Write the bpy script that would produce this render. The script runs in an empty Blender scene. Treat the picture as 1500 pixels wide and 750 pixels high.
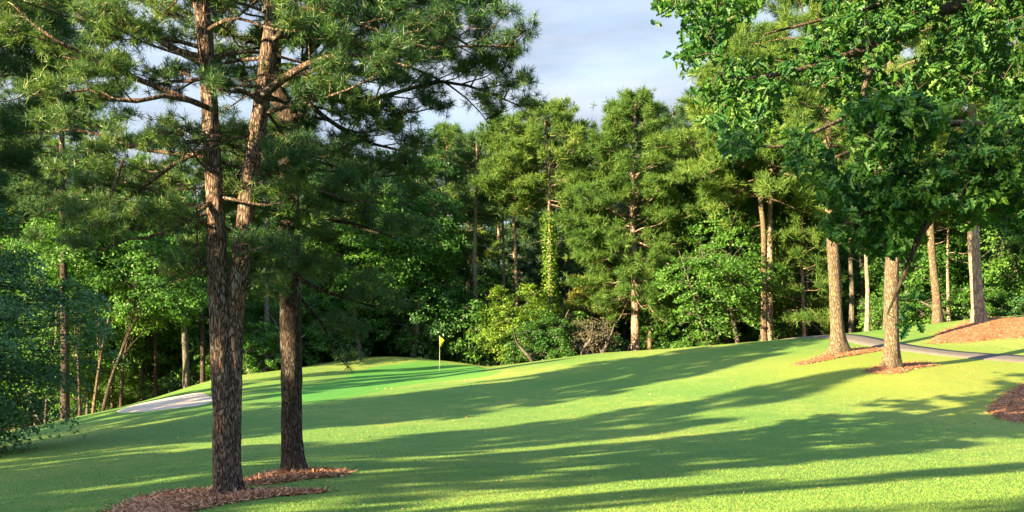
import bpy, math
import numpy as np
from mathutils import Vector
rng = np.random.default_rng(11)
S = bpy.context.scene; COL = S.collection
R = math.radians
F=1608.;YH=590.;HC=1.6
CP=[
(750,17),(700,22),(650,30),(600,42),(560,55),(530,68),(520,76)]
cols={
-300:[(750,21),(712,30),(680,42),(665,50)],
0:[(750,20),(700,26),(670,33),(652,41),(645,46)],
100:[(612,54)],170:[(597,58)],240:[(588,55)],
300:[(750,17.5),(690,23.6),(650,33),(620,40),(600,46.5),(575,58),(556,65)],
400:[(545,69)],480:[(560,59),(531,73)],590:[(545,65),(522,77)],644:[(543,66)],700:[(530,73)],
750:[(750,16.5),(700,22.5),(650,31),(600,41),(560,50),(538,59)],
850:[(520,70)],1000:[(560,45),(512,67)],1120:[(502,66)],
1200:[(750,16),(700,21.5),(650,29.5),(600,36.5),(560,42),(530,47.5),(512,52),(493,60)],
1307:[(538,44)],1400:[(480,57)],1440:[(466,58)],
1500:[(750,16),(700,22),(650,31),(600,38),(560,43),(525,48),(500,52),(480,56),(461,62)],
1800:[(750,16),(650,31),(560,43),(500,50),(430,62)],
}
TPSP=[]
for px,l in cols.items():
    for py,Y in l: TPSP.append(((px-750)*Y/F,Y,HC-(py-YH)*Y/F))
    if len(l)and l[-1][1]>45:
        x,Y,z=TPSP[-1]; s=(Y+14)/Y
        TPSP.append((x*s,Y+14,z-(.4 if px>=300 else .9))); TPSP.append((x*s*1.25,Y+40,z-(.8 if px>=300 else 1.6)))
TPSP+=[(-14,5,-.3),(0,5,-.05),(14,5,.2),(-14,-25,-.5),(14,-25,0),(-60,0,-.6),(-60,40,-.4),(-75,-30,-.8),(60,0,1.5),(60,40,7),(60,-30,1.5)]
TPSP=np.array(TPSP)
def TPSU(r2): return np.where(r2>1e-9,r2*np.log(r2+1e-12)*.5,0)
TPSN=len(TPSP);TPSA=np.zeros((TPSN+3,TPSN+3));d=((TPSP[:,None,:2]-TPSP[None,:,:2])**2).sum(2)
TPSA[:TPSN,:TPSN]=TPSU(d)+np.eye(TPSN)*8;TPSA[:TPSN,TPSN]=TPSA[TPSN,:TPSN]=1;TPSA[:TPSN,TPSN+1:]=TPSP[:,:2];TPSA[TPSN+1:,:TPSN]=TPSP[:,:2].T
TPSW=np.linalg.solve(TPSA,np.r_[TPSP[:,2],0,0,0])
def H(x,y):
    x=np.clip(np.asarray(x,float),-85,85);y=np.clip(np.asarray(y,float),-40,125)
    sh=np.broadcast(x,y).shape;x,y=np.broadcast_arrays(x,y);x=x.ravel();y=y.ravel();o=np.empty(len(x))
    for i in range(0,len(x),20000):
        a=x[i:i+20000];b=y[i:i+20000]
        o[i:i+20000]=TPSU((a[:,None]-TPSP[:,0])**2+(b[:,None]-TPSP[:,1])**2)@TPSW[:TPSN]+TPSW[TPSN]+TPSW[TPSN+1]*a+TPSW[TPSN+2]*b
    return o.reshape(sh)
def hit(px,py):
    t=np.linspace(8,110,2000);x=(px-750)/F*t;z=HC-(py-YH)/F*t;h=H(x,t)
    i=np.argmax(h>=z)
    return (x[i],t[i],h[i]) if (h>=z).any() else None
def at(px, py, Y): return np.array([(px-750)*Y/F, Y, HC-(py-YH)*Y/F])
def gz(x, y): return float(H(x, y))
def nrm(a):
    return a/np.maximum(np.linalg.norm(a, axis=-1, keepdims=True), 1e-9)

# ------------------------------------------------------------------ mesh helpers
class MB:
    def __init__(s): s.v=[]; s.f=[]; s.n=0; s.cnt=[]; s.mi=[]
    def add(s, v, f, m=0):
        v=np.asarray(v,float).reshape(-1,3); f=np.asarray(f,int)
        if len(f)==0: return
        s.v.append(v); s.f.append((f+s.n).ravel()); s.cnt.append(np.full(len(f), f.shape[1])); s.mi.append(np.full(len(f), m)); s.n+=len(v)
    def mesh(s, name, mats, smooth=False):
        me=bpy.data.meshes.new(name); v=np.concatenate(s.v); f=np.concatenate(s.f); c=np.concatenate(s.cnt)
        me.vertices.add(len(v)); me.vertices.foreach_set('co', v.ravel().astype(np.float32))
        me.loops.add(len(f)); me.loops.foreach_set('vertex_index', f.astype(np.int32))
        me.polygons.add(len(c)); st=np.concatenate([[0],np.cumsum(c)[:-1]])
        me.polygons.foreach_set('loop_start', st.astype(np.int32)); me.polygons.foreach_set('loop_total', c.astype(np.int32))
        for m in (mats if isinstance(mats,(list,tuple)) else [mats]): me.materials.append(m)
        me.polygons.foreach_set('material_index', np.concatenate(s.mi).astype(np.int32))
        if smooth: me.polygons.foreach_set('use_smooth', np.ones(len(c), bool))
        me.update(calc_edges=True); me.validate(); return me
def obj(name, me, parent=None, **kw):
    if isinstance(me, MB): raise TypeError
    o=bpy.data.objects.new(name, me); COL.objects.link(o); o.parent=parent
    for k,v in kw.items(): o[k]=v
    return o
def thing(name, label, cat, loc=(0,0,0), rz=0, group=None, scale=1.0):
    o=bpy.data.objects.new(name, None); COL.objects.link(o); o.location=loc; o.rotation_euler=(0,0,rz); o.scale=(scale,)*3 if np.isscalar(scale) else scale
    o['label']=label; o['category']=cat
    if group: o['group']=group
    return o
def catmull(P, n):
    P=np.asarray(P,float); t=np.linspace(0,len(P)-1-1e-6,n); i=t.astype(int); u=(t-i)[:,None]
    g=lambda k: P[np.clip(i+k,0,len(P)-1)]
    a,b,c,d=g(-1),g(0),g(1),g(2)
    return .5*((2*b)+(-a+c)*u+(2*a-5*b+4*c-d)*u*u+(-a+3*b-3*c+d)*u**3)
def tube(mb, P, r, k=6, m=0, rough=0., cap=False):
    P=np.asarray(P,float); n=len(P); r=np.broadcast_to(np.asarray(r,float),(n,))
    T=nrm(np.gradient(P,axis=0)); up=np.array([0,0,1.]) if abs(T[:,2]).mean()<.8 else np.array([1.,0,0])
    A=nrm(np.cross(T,up)); B=np.cross(T,A); a=np.linspace(0,2*np.pi,k,endpoint=False)
    rr=r[:,None]*np.ones((n,k))
    if k>=16: zz_=np.maximum(P[:,2:3],0); rr=rr*(1+.22*np.exp(-zz_*2.6)*np.cos(4*a+1.3)[None]+.10*np.exp(-zz_*1.5)*np.cos(7*a)[None]+.035*np.sin(2*a[None]+zz_*1.1)+.02*np.sin(5*a[None]-zz_*2.3))
    if rough: rr=rr*(1+rough*rng.normal(size=(n,k)))
    V=P[:,None]+rr[...,None]*(np.cos(a)[None,:,None]*A[:,None]+np.sin(a)[None,:,None]*B[:,None])
    i=np.arange(n-1)[:,None]*k; j=np.arange(k)[None]; j2=(j+1)%k
    mb.add(V.reshape(-1,3), np.stack([i+j,i+j2,i+k+j2,i+k+j],-1).reshape(-1,4), m)
def tufts(mb, P, D, s, nb, w, fw=.6, sp=.6, m=0, droop=.0):
    """bursts of needles: nb thin blades at each point"""
    N=len(P)
    if N==0: return
    P=np.asarray(P); s=np.broadcast_to(s,(N,))
    d=nrm(D[:,None]*fw+rng.normal(size=(N,nb,3))*sp)
    L=s[:,None,None]*rng.uniform(.65,1.1,(N,nb,1)); b=P[:,None]+d*L*.08+rng.normal(size=(N,nb,3))*s[:,None,None]*.10
    ww=nrm(np.cross(d,rng.normal(size=(N,nb,3))))*w*s[:,None,None]
    tip=b+d*L; tip[...,2]-=droop*L[...,0]
    V=np.stack([b-ww,b+ww,tip+ww*.35,tip-ww*.35],2).reshape(-1,3)
    mb.add(V, np.arange(len(V)).reshape(-1,4), m)
def leaves(mb, P, N, L, w=.55, m=0):
    """diamond leaves at P, facing N"""
    n=len(P); N=nrm(N); a=nrm(np.cross(N,rng.normal(size=(n,3)))); b=np.cross(N,a)
    L=np.broadcast_to(L,(n,))[:,None]*rng.uniform(.7,1.2,(n,1)); 
    V=np.stack([P-a*L*.5, P-a*L*.02+b*L*w*.5, P+a*L*.55-N*L*.08, P-a*L*.02-b*L*w*.5],1).reshape(-1,3)
    mb.add(V, np.arange(len(V)).reshape(-1,4), m)

# ------------------------------------------------------------------ materials
def mat(name):
    m=bpy.data.materials.new(name); m.use_nodes=True; nt=m.node_tree; p=nt.nodes['Principled BSDF']; return m,nt,p
class NT:
    def __init__(s,nt): s.nt=nt; s.n=nt.nodes; s.l=nt.links
    def node(s,t,**kw):
        n=s.n.new(t)
        for k,v in kw.items():
            if k.startswith('_'): n.inputs[int(k[1:])].default_value=v
            else: setattr(n,k,v)
        return n
    def link(s,a,b): s.l.new(a,b)
    def noise(s,scale,vec=None,detail=4,rough=.6):
        n=s.node('ShaderNodeTexNoise'); n.inputs['Scale'].default_value=scale; n.inputs['Detail'].default_value=detail; n.inputs['Roughness'].default_value=rough
        if vec is not None: s.link(vec,n.inputs['Vector'])
        return n.outputs['Fac']
    def ramp(s,fac,stops):
        r=s.node('ShaderNodeValToRGB'); e=r.color_ramp.elements
        while len(e)<len(stops): e.new(.5)
        for el,(p,c) in zip(e,stops): el.position=p; el.color=(*c,1) if len(c)==3 else c
        s.link(fac,r.inputs[0]); return r.outputs[0]
    def mix(s,fac,a,b,mode='MIX'):
        n=s.node('ShaderNodeMix',data_type='RGBA',blend_type=mode)
        for i,v in ((0,fac),(6,a),(7,b)):
            if hasattr(v,'is_output'): s.link(v,n.inputs[i])
            else: n.inputs[i].default_value=v if i==0 else ((*v,1) if len(v)==3 else v)
        return n.outputs[2]
    def math(s,op,a,b=0.):
        n=s.node('ShaderNodeMath',operation=op)
        for i,v in ((0,a),(1,b)):
            if hasattr(v,'is_output'): s.link(v,n.inputs[i])
            else: n.inputs[i].default_value=v
        return n.outputs[0]
    def coord(s,scale=(1,1,1),kind='Object'):
        c=s.node('ShaderNodeTexCoord'); m=s.node('ShaderNodeMapping'); m.inputs['Scale'].default_value=scale
        s.link(c.outputs[kind],m.inputs[0]); return m.outputs[0]
def leafmat(name, dark, mid, light, trans=.35, rough=.5, spec=.35, nscale=.9, tcol=None, tint=.25):
    m,nt,p=mat(name); t=NT(nt); g=t.node('ShaderNodeNewGeometry'); oi=t.node('ShaderNodeObjectInfo')
    v=t.coord()
    a=t.math('MULTIPLY',g.outputs['Random Per Island'],.38); b=t.math('MULTIPLY',t.noise(nscale,v,3),.75); c=t.math('MULTIPLY',oi.outputs['Random'],tint)
    f=t.math('ADD',t.math('ADD',a,b),t.math('SUBTRACT',c,.5*tint+.08))
    col=t.ramp(f,[(.22,dark),(.5,mid),(.8,light)])
    t.link(col,p.inputs['Base Color']); p.inputs['Roughness'].default_value=rough; p.inputs['Specular IOR Level'].default_value=spec
    tr=t.node('ShaderNodeBsdfTranslucent'); tc=t.mix(1.,col,tcol or (1.25,1.35,.6),'MULTIPLY'); t.link(tc,tr.inputs[0])
    ms=t.node('ShaderNodeMixShader'); ms.inputs[0].default_value=trans
    t.link(p.outputs[0],ms.inputs[1]); t.link(tr.outputs[0],ms.inputs[2]); t.link(ms.outputs[0],nt.nodes['Material Output'].inputs[0])
    return m
def barkmat(name, plate, plate2, furrow, scale=9., zs=.3, bump=.6, dist=.03, lichen=None):
    m,nt,p=mat(name); t=NT(nt); v=t.coord((1,1,zs)); w=t.node('ShaderNodeTexNoise'); w.inputs['Scale'].default_value=scale*.5; t.link(v,w.inputs['Vector'])
    vv=t.node('ShaderNodeVectorMath',operation='MULTIPLY_ADD'); t.link(w.outputs['Color'],vv.inputs[0]); vv.inputs[1].default_value=(.16,.16,.16); t.link(v,vv.inputs[2])
    vo=t.node('ShaderNodeTexVoronoi',feature='DISTANCE_TO_EDGE'); vo.inputs['Scale'].default_value=scale; t.link(vv.outputs[0],vo.inputs['Vector'])
    pc=t.mix(t.ramp(t.noise(4,v,5),[(.35,(0,0,0)),(.65,(1,1,1))]),plate,plate2)
    fine=t.noise(60,v,4); pc=t.mix(.5,pc,t.ramp(fine,[(.2,(.35,.35,.35)),(.8,(1.25,1.25,1.25))]),'MULTIPLY')
    e=t.ramp(t.math('ADD',t.math('MULTIPLY',vo.outputs['Distance'],1.3),t.math('MULTIPLY',t.math('SUBTRACT',t.noise(scale*1.7,v,5,.75),.5),.75)),[(.0,(0,0,0)),(.30,(1,1,1))])
    if lichen: pc=t.mix(t.ramp(t.noise(2.2,t.coord(),5,.7),[(.55,(0,0,0)),(.66,(.75,.75,.75))]),pc,lichen)
    col=t.mix(e,furrow,pc); t.link(col,p.inputs['Base Color']); p.inputs['Roughness'].default_value=.9; p.inputs['Specular IOR Level'].default_value=.15
    h=t.math('ADD',t.math('MULTIPLY',e,1.),t.math('MULTIPLY',fine,.4)); b=t.node('ShaderNodeBump'); b.inputs['Strength'].default_value=bump; b.inputs['Distance'].default_value=dist
    t.link(h,b.inputs['Height']); t.link(b.outputs[0],p.inputs['Normal']); return m
M={}
M['needle']=leafmat('needle',(.014,.055,.02),(.045,.115,.028),(.15,.21,.04),trans=.25,rough=.45,spec=.4,nscale=1.1)
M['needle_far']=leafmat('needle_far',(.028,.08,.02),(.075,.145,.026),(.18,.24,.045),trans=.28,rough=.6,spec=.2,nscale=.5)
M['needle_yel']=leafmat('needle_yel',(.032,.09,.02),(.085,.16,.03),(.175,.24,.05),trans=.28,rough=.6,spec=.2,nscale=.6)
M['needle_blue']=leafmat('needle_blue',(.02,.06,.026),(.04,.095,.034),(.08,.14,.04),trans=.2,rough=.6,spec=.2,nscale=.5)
M['leaf']=leafmat('leaf',(.028,.09,.018),(.06,.165,.028),(.12,.25,.04),trans=.4,rough=.5,spec=.3,nscale=.5)
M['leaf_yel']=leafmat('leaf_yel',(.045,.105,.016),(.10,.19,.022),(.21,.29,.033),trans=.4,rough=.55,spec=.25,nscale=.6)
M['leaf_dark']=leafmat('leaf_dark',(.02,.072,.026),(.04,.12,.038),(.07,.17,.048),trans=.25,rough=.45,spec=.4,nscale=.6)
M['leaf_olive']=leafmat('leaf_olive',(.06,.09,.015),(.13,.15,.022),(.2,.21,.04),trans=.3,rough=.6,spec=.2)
M['leaf_grey']=leafmat('leaf_grey',(.05,.06,.035),(.10,.10,.055),(.16,.15,.08),trans=.2,rough=.7,spec=.1)
M['oak']=leafmat('oak_leaf',(.012,.066,.02),(.034,.118,.022),(.095,.195,.028),trans=.36,rough=.5,spec=.4,nscale=1.2)
M['bark_fg']=barkmat('bark_fg',(.25,.155,.11),(.20,.155,.135),(.022,.016,.014),20,.24,.9,.035,(.30,.30,.27))
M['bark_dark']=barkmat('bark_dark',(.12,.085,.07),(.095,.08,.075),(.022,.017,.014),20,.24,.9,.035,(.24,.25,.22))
M['bark_tan']=barkmat('bark_tan',(.23,.165,.115),(.19,.16,.115),(.06,.045,.03),15,.26,.9,.035,(.20,.22,.10))
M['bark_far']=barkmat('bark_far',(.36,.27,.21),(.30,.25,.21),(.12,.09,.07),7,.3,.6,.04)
M['bark_grey']=barkmat('bark_grey',(.15,.14,.12),(.11,.105,.09),(.05,.045,.04),10,.25,.4,.02)
M['twig']=barkmat('twig_bark',(.08,.06,.045),(.13,.105,.08),(.03,.025,.02),20,.3,.4,.01)

# ------------------------------------------------------------------ tree growers
def interp(P, t):
    s=np.linspace(0,1,len(P)); return np.array([np.interp(t,s,P[:,i]) for i in range(3)]).T
def pine(path, rad, crown_z, top_z, reach, n_br, tuft, nb, w, dens, k=8, up=(0,.9), az_fn=None, prof=None, bare=0, twigs=False, pad=9, padr=.42, extra=(), coarse_z=None, tm=None, bm=None, clear=(), fw=.6, sp=.6, seg=5, sub=1.0):
    """pine: trunk tube + limbs in one mesh builder, needle tufts in another. path: trunk points, dense"""
    tb=bm or MB(); cb=tm or MB()
    tube(tb, path, rad, k, rough=.03 if k>10 else 0)
    zs=path[:,2]; br=[]
    for i in range(n_br):
        u=(i+rng.uniform(0,1))/n_br; z=crown_z+(top_z-crown_z)*u; az=i*2.4+rng.uniform(-.5,.5)
        L=reach*(prof(u) if prof else (1-u**2.2)**.6*(.75+.25*min(1,u*4)))*rng.uniform(.65,1.1)
        if az_fn: L*=az_fn(az,u)
        el=up[0]+(up[1]-up[0])*u+rng.normal()*.12
        o=np.array([np.interp(z,zs,path[:,j]) for j in range(3)]); r0=max(.018,min(.075,.011*L+.012))*(1.15-.5*u)
        pts=[o]; d=np.array([math.cos(az)*math.cos(el),math.sin(az)*math.cos(el),math.sin(el)])
        for s in range(seg):
            d=nrm(d+np.array([0,0,-.10 if s<seg*.5 else .16])+rng.normal(size=3)*.13); pts.append(pts[-1]+d*L/seg)
        br.append((np.array(pts),r0,L))
    for e in extra: br.append(e)
    for b in range(bare):
        z=crown_z-rng.uniform(.2,3.5); az=rng.uniform(0,6.28); o=np.array([np.interp(z,zs,path[:,j]) for j in range(3)]); L=rng.uniform(.4,1.8)
        d=np.array([math.cos(az),math.sin(az),rng.uniform(-.5,.2)]); pts=o+d*np.linspace(0,L,4)[:,None]+np.cumsum(rng.normal(size=(4,3))*.06,0)
        tube(tb,pts,np.linspace(.03,.006,4),4)
    TP=[];TD=[]
    for pts,r0,L in br:
        pts=catmull(pts,max(6,int(len(pts)*1.6))); n=len(pts); tube(tb,pts,np.linspace(r0,r0*.22,n),5 if k>6 else 3)
        ns=max(3,int(L*2.1*sub)); base=nrm(pts[-1]-pts[0])
        for q in range(ns):
            t=.28+.72*(q+rng.uniform(0,1))/ns; p0=interp(pts,t)
            sl=(.30*L*(1.15-t)+.35)*rng.uniform(.6,1.2); side=1 if q%2 else -1; a=side*rng.uniform(.5,1.15)
            d=np.array([base[0]*math.cos(a)-base[1]*math.sin(a), base[0]*math.sin(a)+base[1]*math.cos(a), rng.uniform(-.12,.5)]); d=nrm(d)
            e=p0+d*sl+np.array([0,0,sl*.12]); m=(p0+e)/2+rng.normal(size=3)*.05*sl
            if k>4: tube(tb,[p0,m,e],[r0*.3,r0*.2,.006],3)
            nt_=max(2,int(sl*dens)); tt=rng.uniform(.25,1.05,nt_)**.8
            P=p0+(e-p0)*tt[:,None]; off=rng.normal(size=(nt_,3))*np.array([1,1,.55])*min(.22,.12+tuft*.25)*1.25
            off[:,2]+=.04; Q=P+off; TP.append(Q); TD.append(nrm(d*.6+nrm(off)*.7+np.array([0,0,.5])))
            o_=nrm(rng.normal(size=(pad,3)))*rng.uniform(.3,1,(pad,1))*np.array([1,1,.5])*padr*rng.uniform(.7,1.2); TP.append(e-d*.15+[0,0,.05]+o_); TD.append(nrm(o_/padr*.9+[0,0,.55]+d*.3))
            if twigs:
                for b_ in (e-d*.15+o_)[::2]: tube(tb,[e-d*.25,(e+b_)/2+[0,0,-.02],b_],[.009,.007,.004],3)
                for a_,b_ in zip(P[::2],Q[::2]): tube(tb,[a_,(a_+b_)/2+[0,0,-.02],b_],[.008,.006,.004],3)
        TP.append(pts[-1:]); TD.append(base[None])
    TP=np.concatenate(TP);TD=np.concatenate(TD)
    for cp,cw in clear:                                   # boughs thin out right around the stems
        tx_=np.interp(TP[:,2],cp[:,2],cp[:,0]); ty_=np.interp(TP[:,2],cp[:,2],cp[:,1]); kp=~((TP[:,1]<ty_+.1)&(np.abs(TP[:,0]-tx_)<cw)&(rng.uniform(size=len(TP))<.85)); TP=TP[kp];TD=TD[kp]
    if coarse_z is not None:
        hi=TP[:,2]>coarse_z; ii=np.where(hi)[0][::2]; tufts(cb,TP[ii],TD[ii],tuft*1.5,max(6,nb//3),w*2.6); TP=TP[~hi];TD=TD[~hi]
    tufts(cb,TP,TD,tuft*rng.uniform(.8,1.2,len(TP)),nb,w,fw,sp)
    return tb,cb
def ellip_pts(n, c, r, lo=.35):
    d=nrm(rng.normal(size=(n,3))); q=rng.uniform(lo**3,1,n)**(1/3)
    lump=1+.22*np.sin(d[:,0]*4.1+rng.uniform(0,6))*np.cos(d[:,1]*3.7+rng.uniform(0,6))+.15*np.sin(d[:,2]*6+rng.uniform(0,6))
    return np.asarray(c)+d*np.asarray(r)*(q*lump)[:,None]
def broadleaf(Ht, c, r, n_clump, n_leaf, leaf, clump_r=.7, trunk_r=.18, path=None, n_limb=7, lo=.35, flat=.4, k=7, droop=0., stems=1, cut=None):
    tb=MB(); cb=MB(); c=np.array(c,float); nodes=[]
    for s in range(stems):
        if path is None:
            b=np.array([rng.normal()*.3*(stems>1),rng.normal()*.3*(stems>1),-.3]); top=c+np.array([rng.normal()*.2*r[0]*(1+stems*.5),rng.normal()*.2*r[1]*(1+stems*.5),r[2]*.55])
            P=catmull([b,b*.7+top*.3+rng.normal(size=3)*[.25,.25,0],b*.35+top*.65+rng.normal(size=3)*[.3,.3,0],top],18)
        else: P=catmull(path,22)
        rr=trunk_r*(1-.85*np.linspace(0,1,len(P)))*(1+.5*np.exp(-np.linspace(0,1,len(P))*22)); tube(tb,P,rr,k)
        nodes.append(P[int(len(P)*.25):])
        for i in range(n_limb):
            t=.3+.6*(i+rng.uniform())/n_limb; o=interp(P,t); tgt=ellip_pts(1,c,np.array(r)*.85,.8)[0]
            if tgt[2]<o[2]-.3: tgt[2]=o[2]+rng.uniform(-.2,.8)*r[2]*.4
            mid=(o+tgt)/2+[0,0,.1*np.linalg.norm(tgt-o)]; L=catmull([o,mid,tgt],10); tube(tb,L,np.linspace(trunk_r*.38*(1.1-t),.012,10),4 if k>4 else 3); nodes.append(L[2:])
    nodes=np.concatenate(nodes); C=ellip_pts(n_clump,c,r,lo)
    if cut is not None: C=C[cut(C)]
    for q in C:
        d=((nodes-q)**2).sum(1)+np.maximum(0,nodes[:,2]-q[2])**2*2; o=nodes[d.argmin()]
        tube(tb,[o,(o+q)/2+[0,0,.08],q],[.022,.014,.005],3)
    n=len(C)*n_leaf; rep=np.repeat(C,n_leaf,0); sz=np.repeat(rng.uniform(.65,1.3,len(C)),n_leaf)[:,None]*clump_r
    tilt=nrm(np.repeat(nrm((C-c)/np.array(r)),n_leaf,0)*.55+np.array([0,0,.9])); o=nrm(rng.normal(size=(n,3)))*rng.uniform(0,1,(n,1))**.45
    o-=tilt*(o*tilt).sum(1,keepdims=True)*(1-flat); P=rep+o*sz; P[:,2]-=droop*(o[:,:2]**2).sum(1)*sz[:,0]
    leaves(cb,P,tilt*.8+rng.normal(size=(n,3))*.55+nrm(o)*.25,leaf)
    return tb,cb
def place(proto, name, label, cat, x, y, rz=0, scale=1., group=None, dz=-.1):
    t=thing(name,label,cat,(x,y,gz(x,y)+dz),rz,group,scale)
    for pn,me in proto: obj(pn,me,t)
    return t
def straight(Ht, r, lean=.3, n=26, wob=.08, flare=.5):
    z=np.linspace(-.4,Ht,n); a=rng.uniform(0,6.28); u=np.linspace(0,1,n)
    P=np.stack([lean*u*math.cos(a)+wob*np.sin(u*7+a),lean*u*math.sin(a)+wob*np.cos(u*6),z],1)
    return P, r*(1-.72*u**1.1)*(1+flare*np.exp(-np.maximum(z,0)*2.6))+.01
# ------------------------------------------------------------------ camera, sun, sky
cam=bpy.data.cameras.new('camera'); co=bpy.data.objects.new('camera',cam); COL.objects.link(co); S.camera=co
co.location=(0,0,HC); co.rotation_euler=(math.pi/2,0,0); cam.sensor_width=36; cam.lens=36*F/1500; cam.shift_y=(YH-375)/1500; cam.clip_end=6000; cam.clip_start=.1
EL=16.; SX,SY=-.819,-.573
sv=Vector((SX*math.cos(R(EL)),SY*math.cos(R(EL)),math.sin(R(EL))))
sl=bpy.data.lights.new('sun','SUN'); so=bpy.data.objects.new('sun',sl); COL.objects.link(so); so.rotation_euler=(-sv).to_track_quat('-Z','Y').to_euler(); sl.energy=5.; sl.angle=R(.3); sl.color=(1.,.75,.41)
w=bpy.data.worlds.new('World'); S.world=w; w.use_nodes=True; t=NT(w.node_tree); bg=w.node_tree.nodes['Background']
sk=t.node('ShaderNodeTexSky',sky_type='NISHITA',sun_disc=False,sun_elevation=R(EL),sun_rotation=math.atan2(SX,SY),air_density=1.,dust_density=1.5,ozone_density=1.5)
tc=t.node('ShaderNodeTexCoord'); mp=t.node('ShaderNodeMapping'); mp.inputs['Scale'].default_value=(2.,2.,7.); mp.inputs['Rotation'].default_value=(.12,0,.3); t.link(tc.outputs['Generated'],mp.inputs[0])
n1=t.noise(1.6,mp.outputs[0],6,.55); 
cl=t.ramp(n1,[(.32,(.8,.8,.8)),(.6,(.98,.98,.98))])
mp2=t.node('ShaderNodeMapping'); mp2.inputs['Scale'].default_value=(3.,3.,16.); mp2.inputs['Location'].default_value=(3,1,2); t.link(tc.outputs['Generated'],mp2.inputs[0])
cc=t.ramp(t.noise(2.2,mp2.outputs[0],5,.5),[(.35,(.53,.58,.68)),(.66,(.80,.79,.83))])
sxyz=t.node('ShaderNodeSeparateXYZ'); t.link(tc.outputs['Generated'],sxyz.inputs[0]); hi=t.ramp(sxyz.outputs[2],[(.36,(1,1,1)),(.7,(.0,.0,.0))]); t.link(t.mix(t.math('MULTIPLY',cl,hi),sk.outputs[0],cc),bg.inputs[0]); bg.inputs[1].default_value=.12
v=S.view_settings; v.view_transform='Standard'; v.look='None'; v.gamma=1; v.exposure=2.9; v.use_curve_mapping=False
cy=S.cycles; cy.max_bounces=7; cy.diffuse_bounces=4; cy.transmission_bounces=5; cy.glossy_bounces=2; cy.transparent_max_bounces=4; cy.caustics_reflective=False; cy.caustics_refractive=False; cy.sample_clamp_indirect=6; cy.use_denoising=True

# ------------------------------------------------------------------ ground materials
def grassmat(name, a, b, c, streak=True, yellow=None, rough_bump=.02):
    m,nt,p=mat(name); t=NT(nt); v=t.coord(); big=t.noise(.09,v,5,.6); mid=t.noise(1.1,v,6,.7); fine=t.noise(38,t.coord((1,.45,1)),4,.75); blot=t.noise(5.5,v,5,.7)
    f=t.math('ADD',t.math('MULTIPLY',big,.55),t.math('ADD',t.math('MULTIPLY',mid,.3),t.math('MULTIPLY',blot,.34)))
    col=t.ramp(f,[(.49,a),(.6,b),(.69,c)])
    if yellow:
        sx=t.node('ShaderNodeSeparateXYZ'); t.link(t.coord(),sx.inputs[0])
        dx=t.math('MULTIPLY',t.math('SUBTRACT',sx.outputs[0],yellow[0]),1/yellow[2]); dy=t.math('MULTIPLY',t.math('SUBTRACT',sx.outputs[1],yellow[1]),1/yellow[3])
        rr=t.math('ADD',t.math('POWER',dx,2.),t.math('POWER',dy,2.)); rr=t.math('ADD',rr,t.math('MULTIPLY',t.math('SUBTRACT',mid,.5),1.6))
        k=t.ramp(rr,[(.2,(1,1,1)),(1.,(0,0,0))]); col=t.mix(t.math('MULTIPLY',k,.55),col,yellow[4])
    col=t.mix(.7,col,t.ramp(fine,[(.25,(.55,.6,.5)),(.7,(1.25,1.2,1.2))]),'MULTIPLY')
    sp=t.ramp(t.noise(16,v,3,.8),[(.70,(0,0,0)),(.74,(.6,.6,.6))]); col=t.mix(sp,col,(.10,.09,.045))
    t.link(col,p.inputs['Base Color']); p.inputs['Roughness'].default_value=.75; p.inputs['Specular IOR Level'].default_value=.08
    h=t.math('ADD',t.math('MULTIPLY',fine,.35),t.math('ADD',t.math('MULTIPLY',blot,.5),t.math('MULTIPLY',mid,1.2))); bu=t.node('ShaderNodeBump'); bu.inputs['Strength'].default_value=.6; bu.inputs['Distance'].default_value=rough_bump
    t.link(h,bu.inputs['Height']); t.link(bu.outputs[0],p.inputs['Normal']); return m
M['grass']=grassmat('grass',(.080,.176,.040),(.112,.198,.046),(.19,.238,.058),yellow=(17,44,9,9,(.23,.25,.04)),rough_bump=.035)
M['green']=grassmat('green_grass',(.054,.185,.038),(.064,.20,.041),(.08,.215,.044),rough_bump=.006)
def soilmat(name, stops, scale, bumpd, str_=(1,1,1)):
    m,nt,p=mat(name); t=NT(nt); v=t.coord(str_); a=t.noise(scale,v,6,.8); b=t.noise(scale*.15,v,4); f=t.math('ADD',t.math('MULTIPLY',a,.65),t.math('MULTIPLY',b,.35))
    t.link(t.ramp(f,stops),p.inputs['Base Color']); p.inputs['Roughness'].default_value=.95; p.inputs['Specular IOR Level'].default_value=.1
    bu=t.node('ShaderNodeBump'); bu.inputs['Strength'].default_value=1; bu.inputs['Distance'].default_value=bumpd; t.link(a,bu.inputs['Height']); t.link(bu.outputs[0],p.inputs['Normal']); return m
M['straw']=soilmat('pine_straw',[(.38,(.09,.045,.028)),(.5,(.28,.125,.065)),(.62,(.46,.24,.13))],22,.05)
M['sand']=soilmat('sand',[(.35,(.38,.31,.25)),(.65,(.50,.42,.34))],9,.015)
M['path']=soilmat('asphalt_path',[(.35,(.075,.07,.068)),(.65,(.14,.13,.125))],30,.006)
M['floor']=soilmat('leaf_litter',[(.36,(.05,.035,.02)),(.5,(.13,.08,.035)),(.64,(.26,.16,.06))],5,.08)
def blade(name,c1,c2):
    m,nt,p=mat(name); t=NT(nt); g=t.node('ShaderNodeNewGeometry'); t.link(t.ramp(g.outputs['Random Per Island'],[(0,c1),(1,c2)]),p.inputs['Base Color']); p.inputs['Roughness'].default_value=.7; return m
M['straw_bit']=blade('straw_bit',(.20,.085,.045),(.56,.31,.17))
M['grass_bit']=blade('grass_bit',(.07,.17,.02),(.17,.27,.035))

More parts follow.
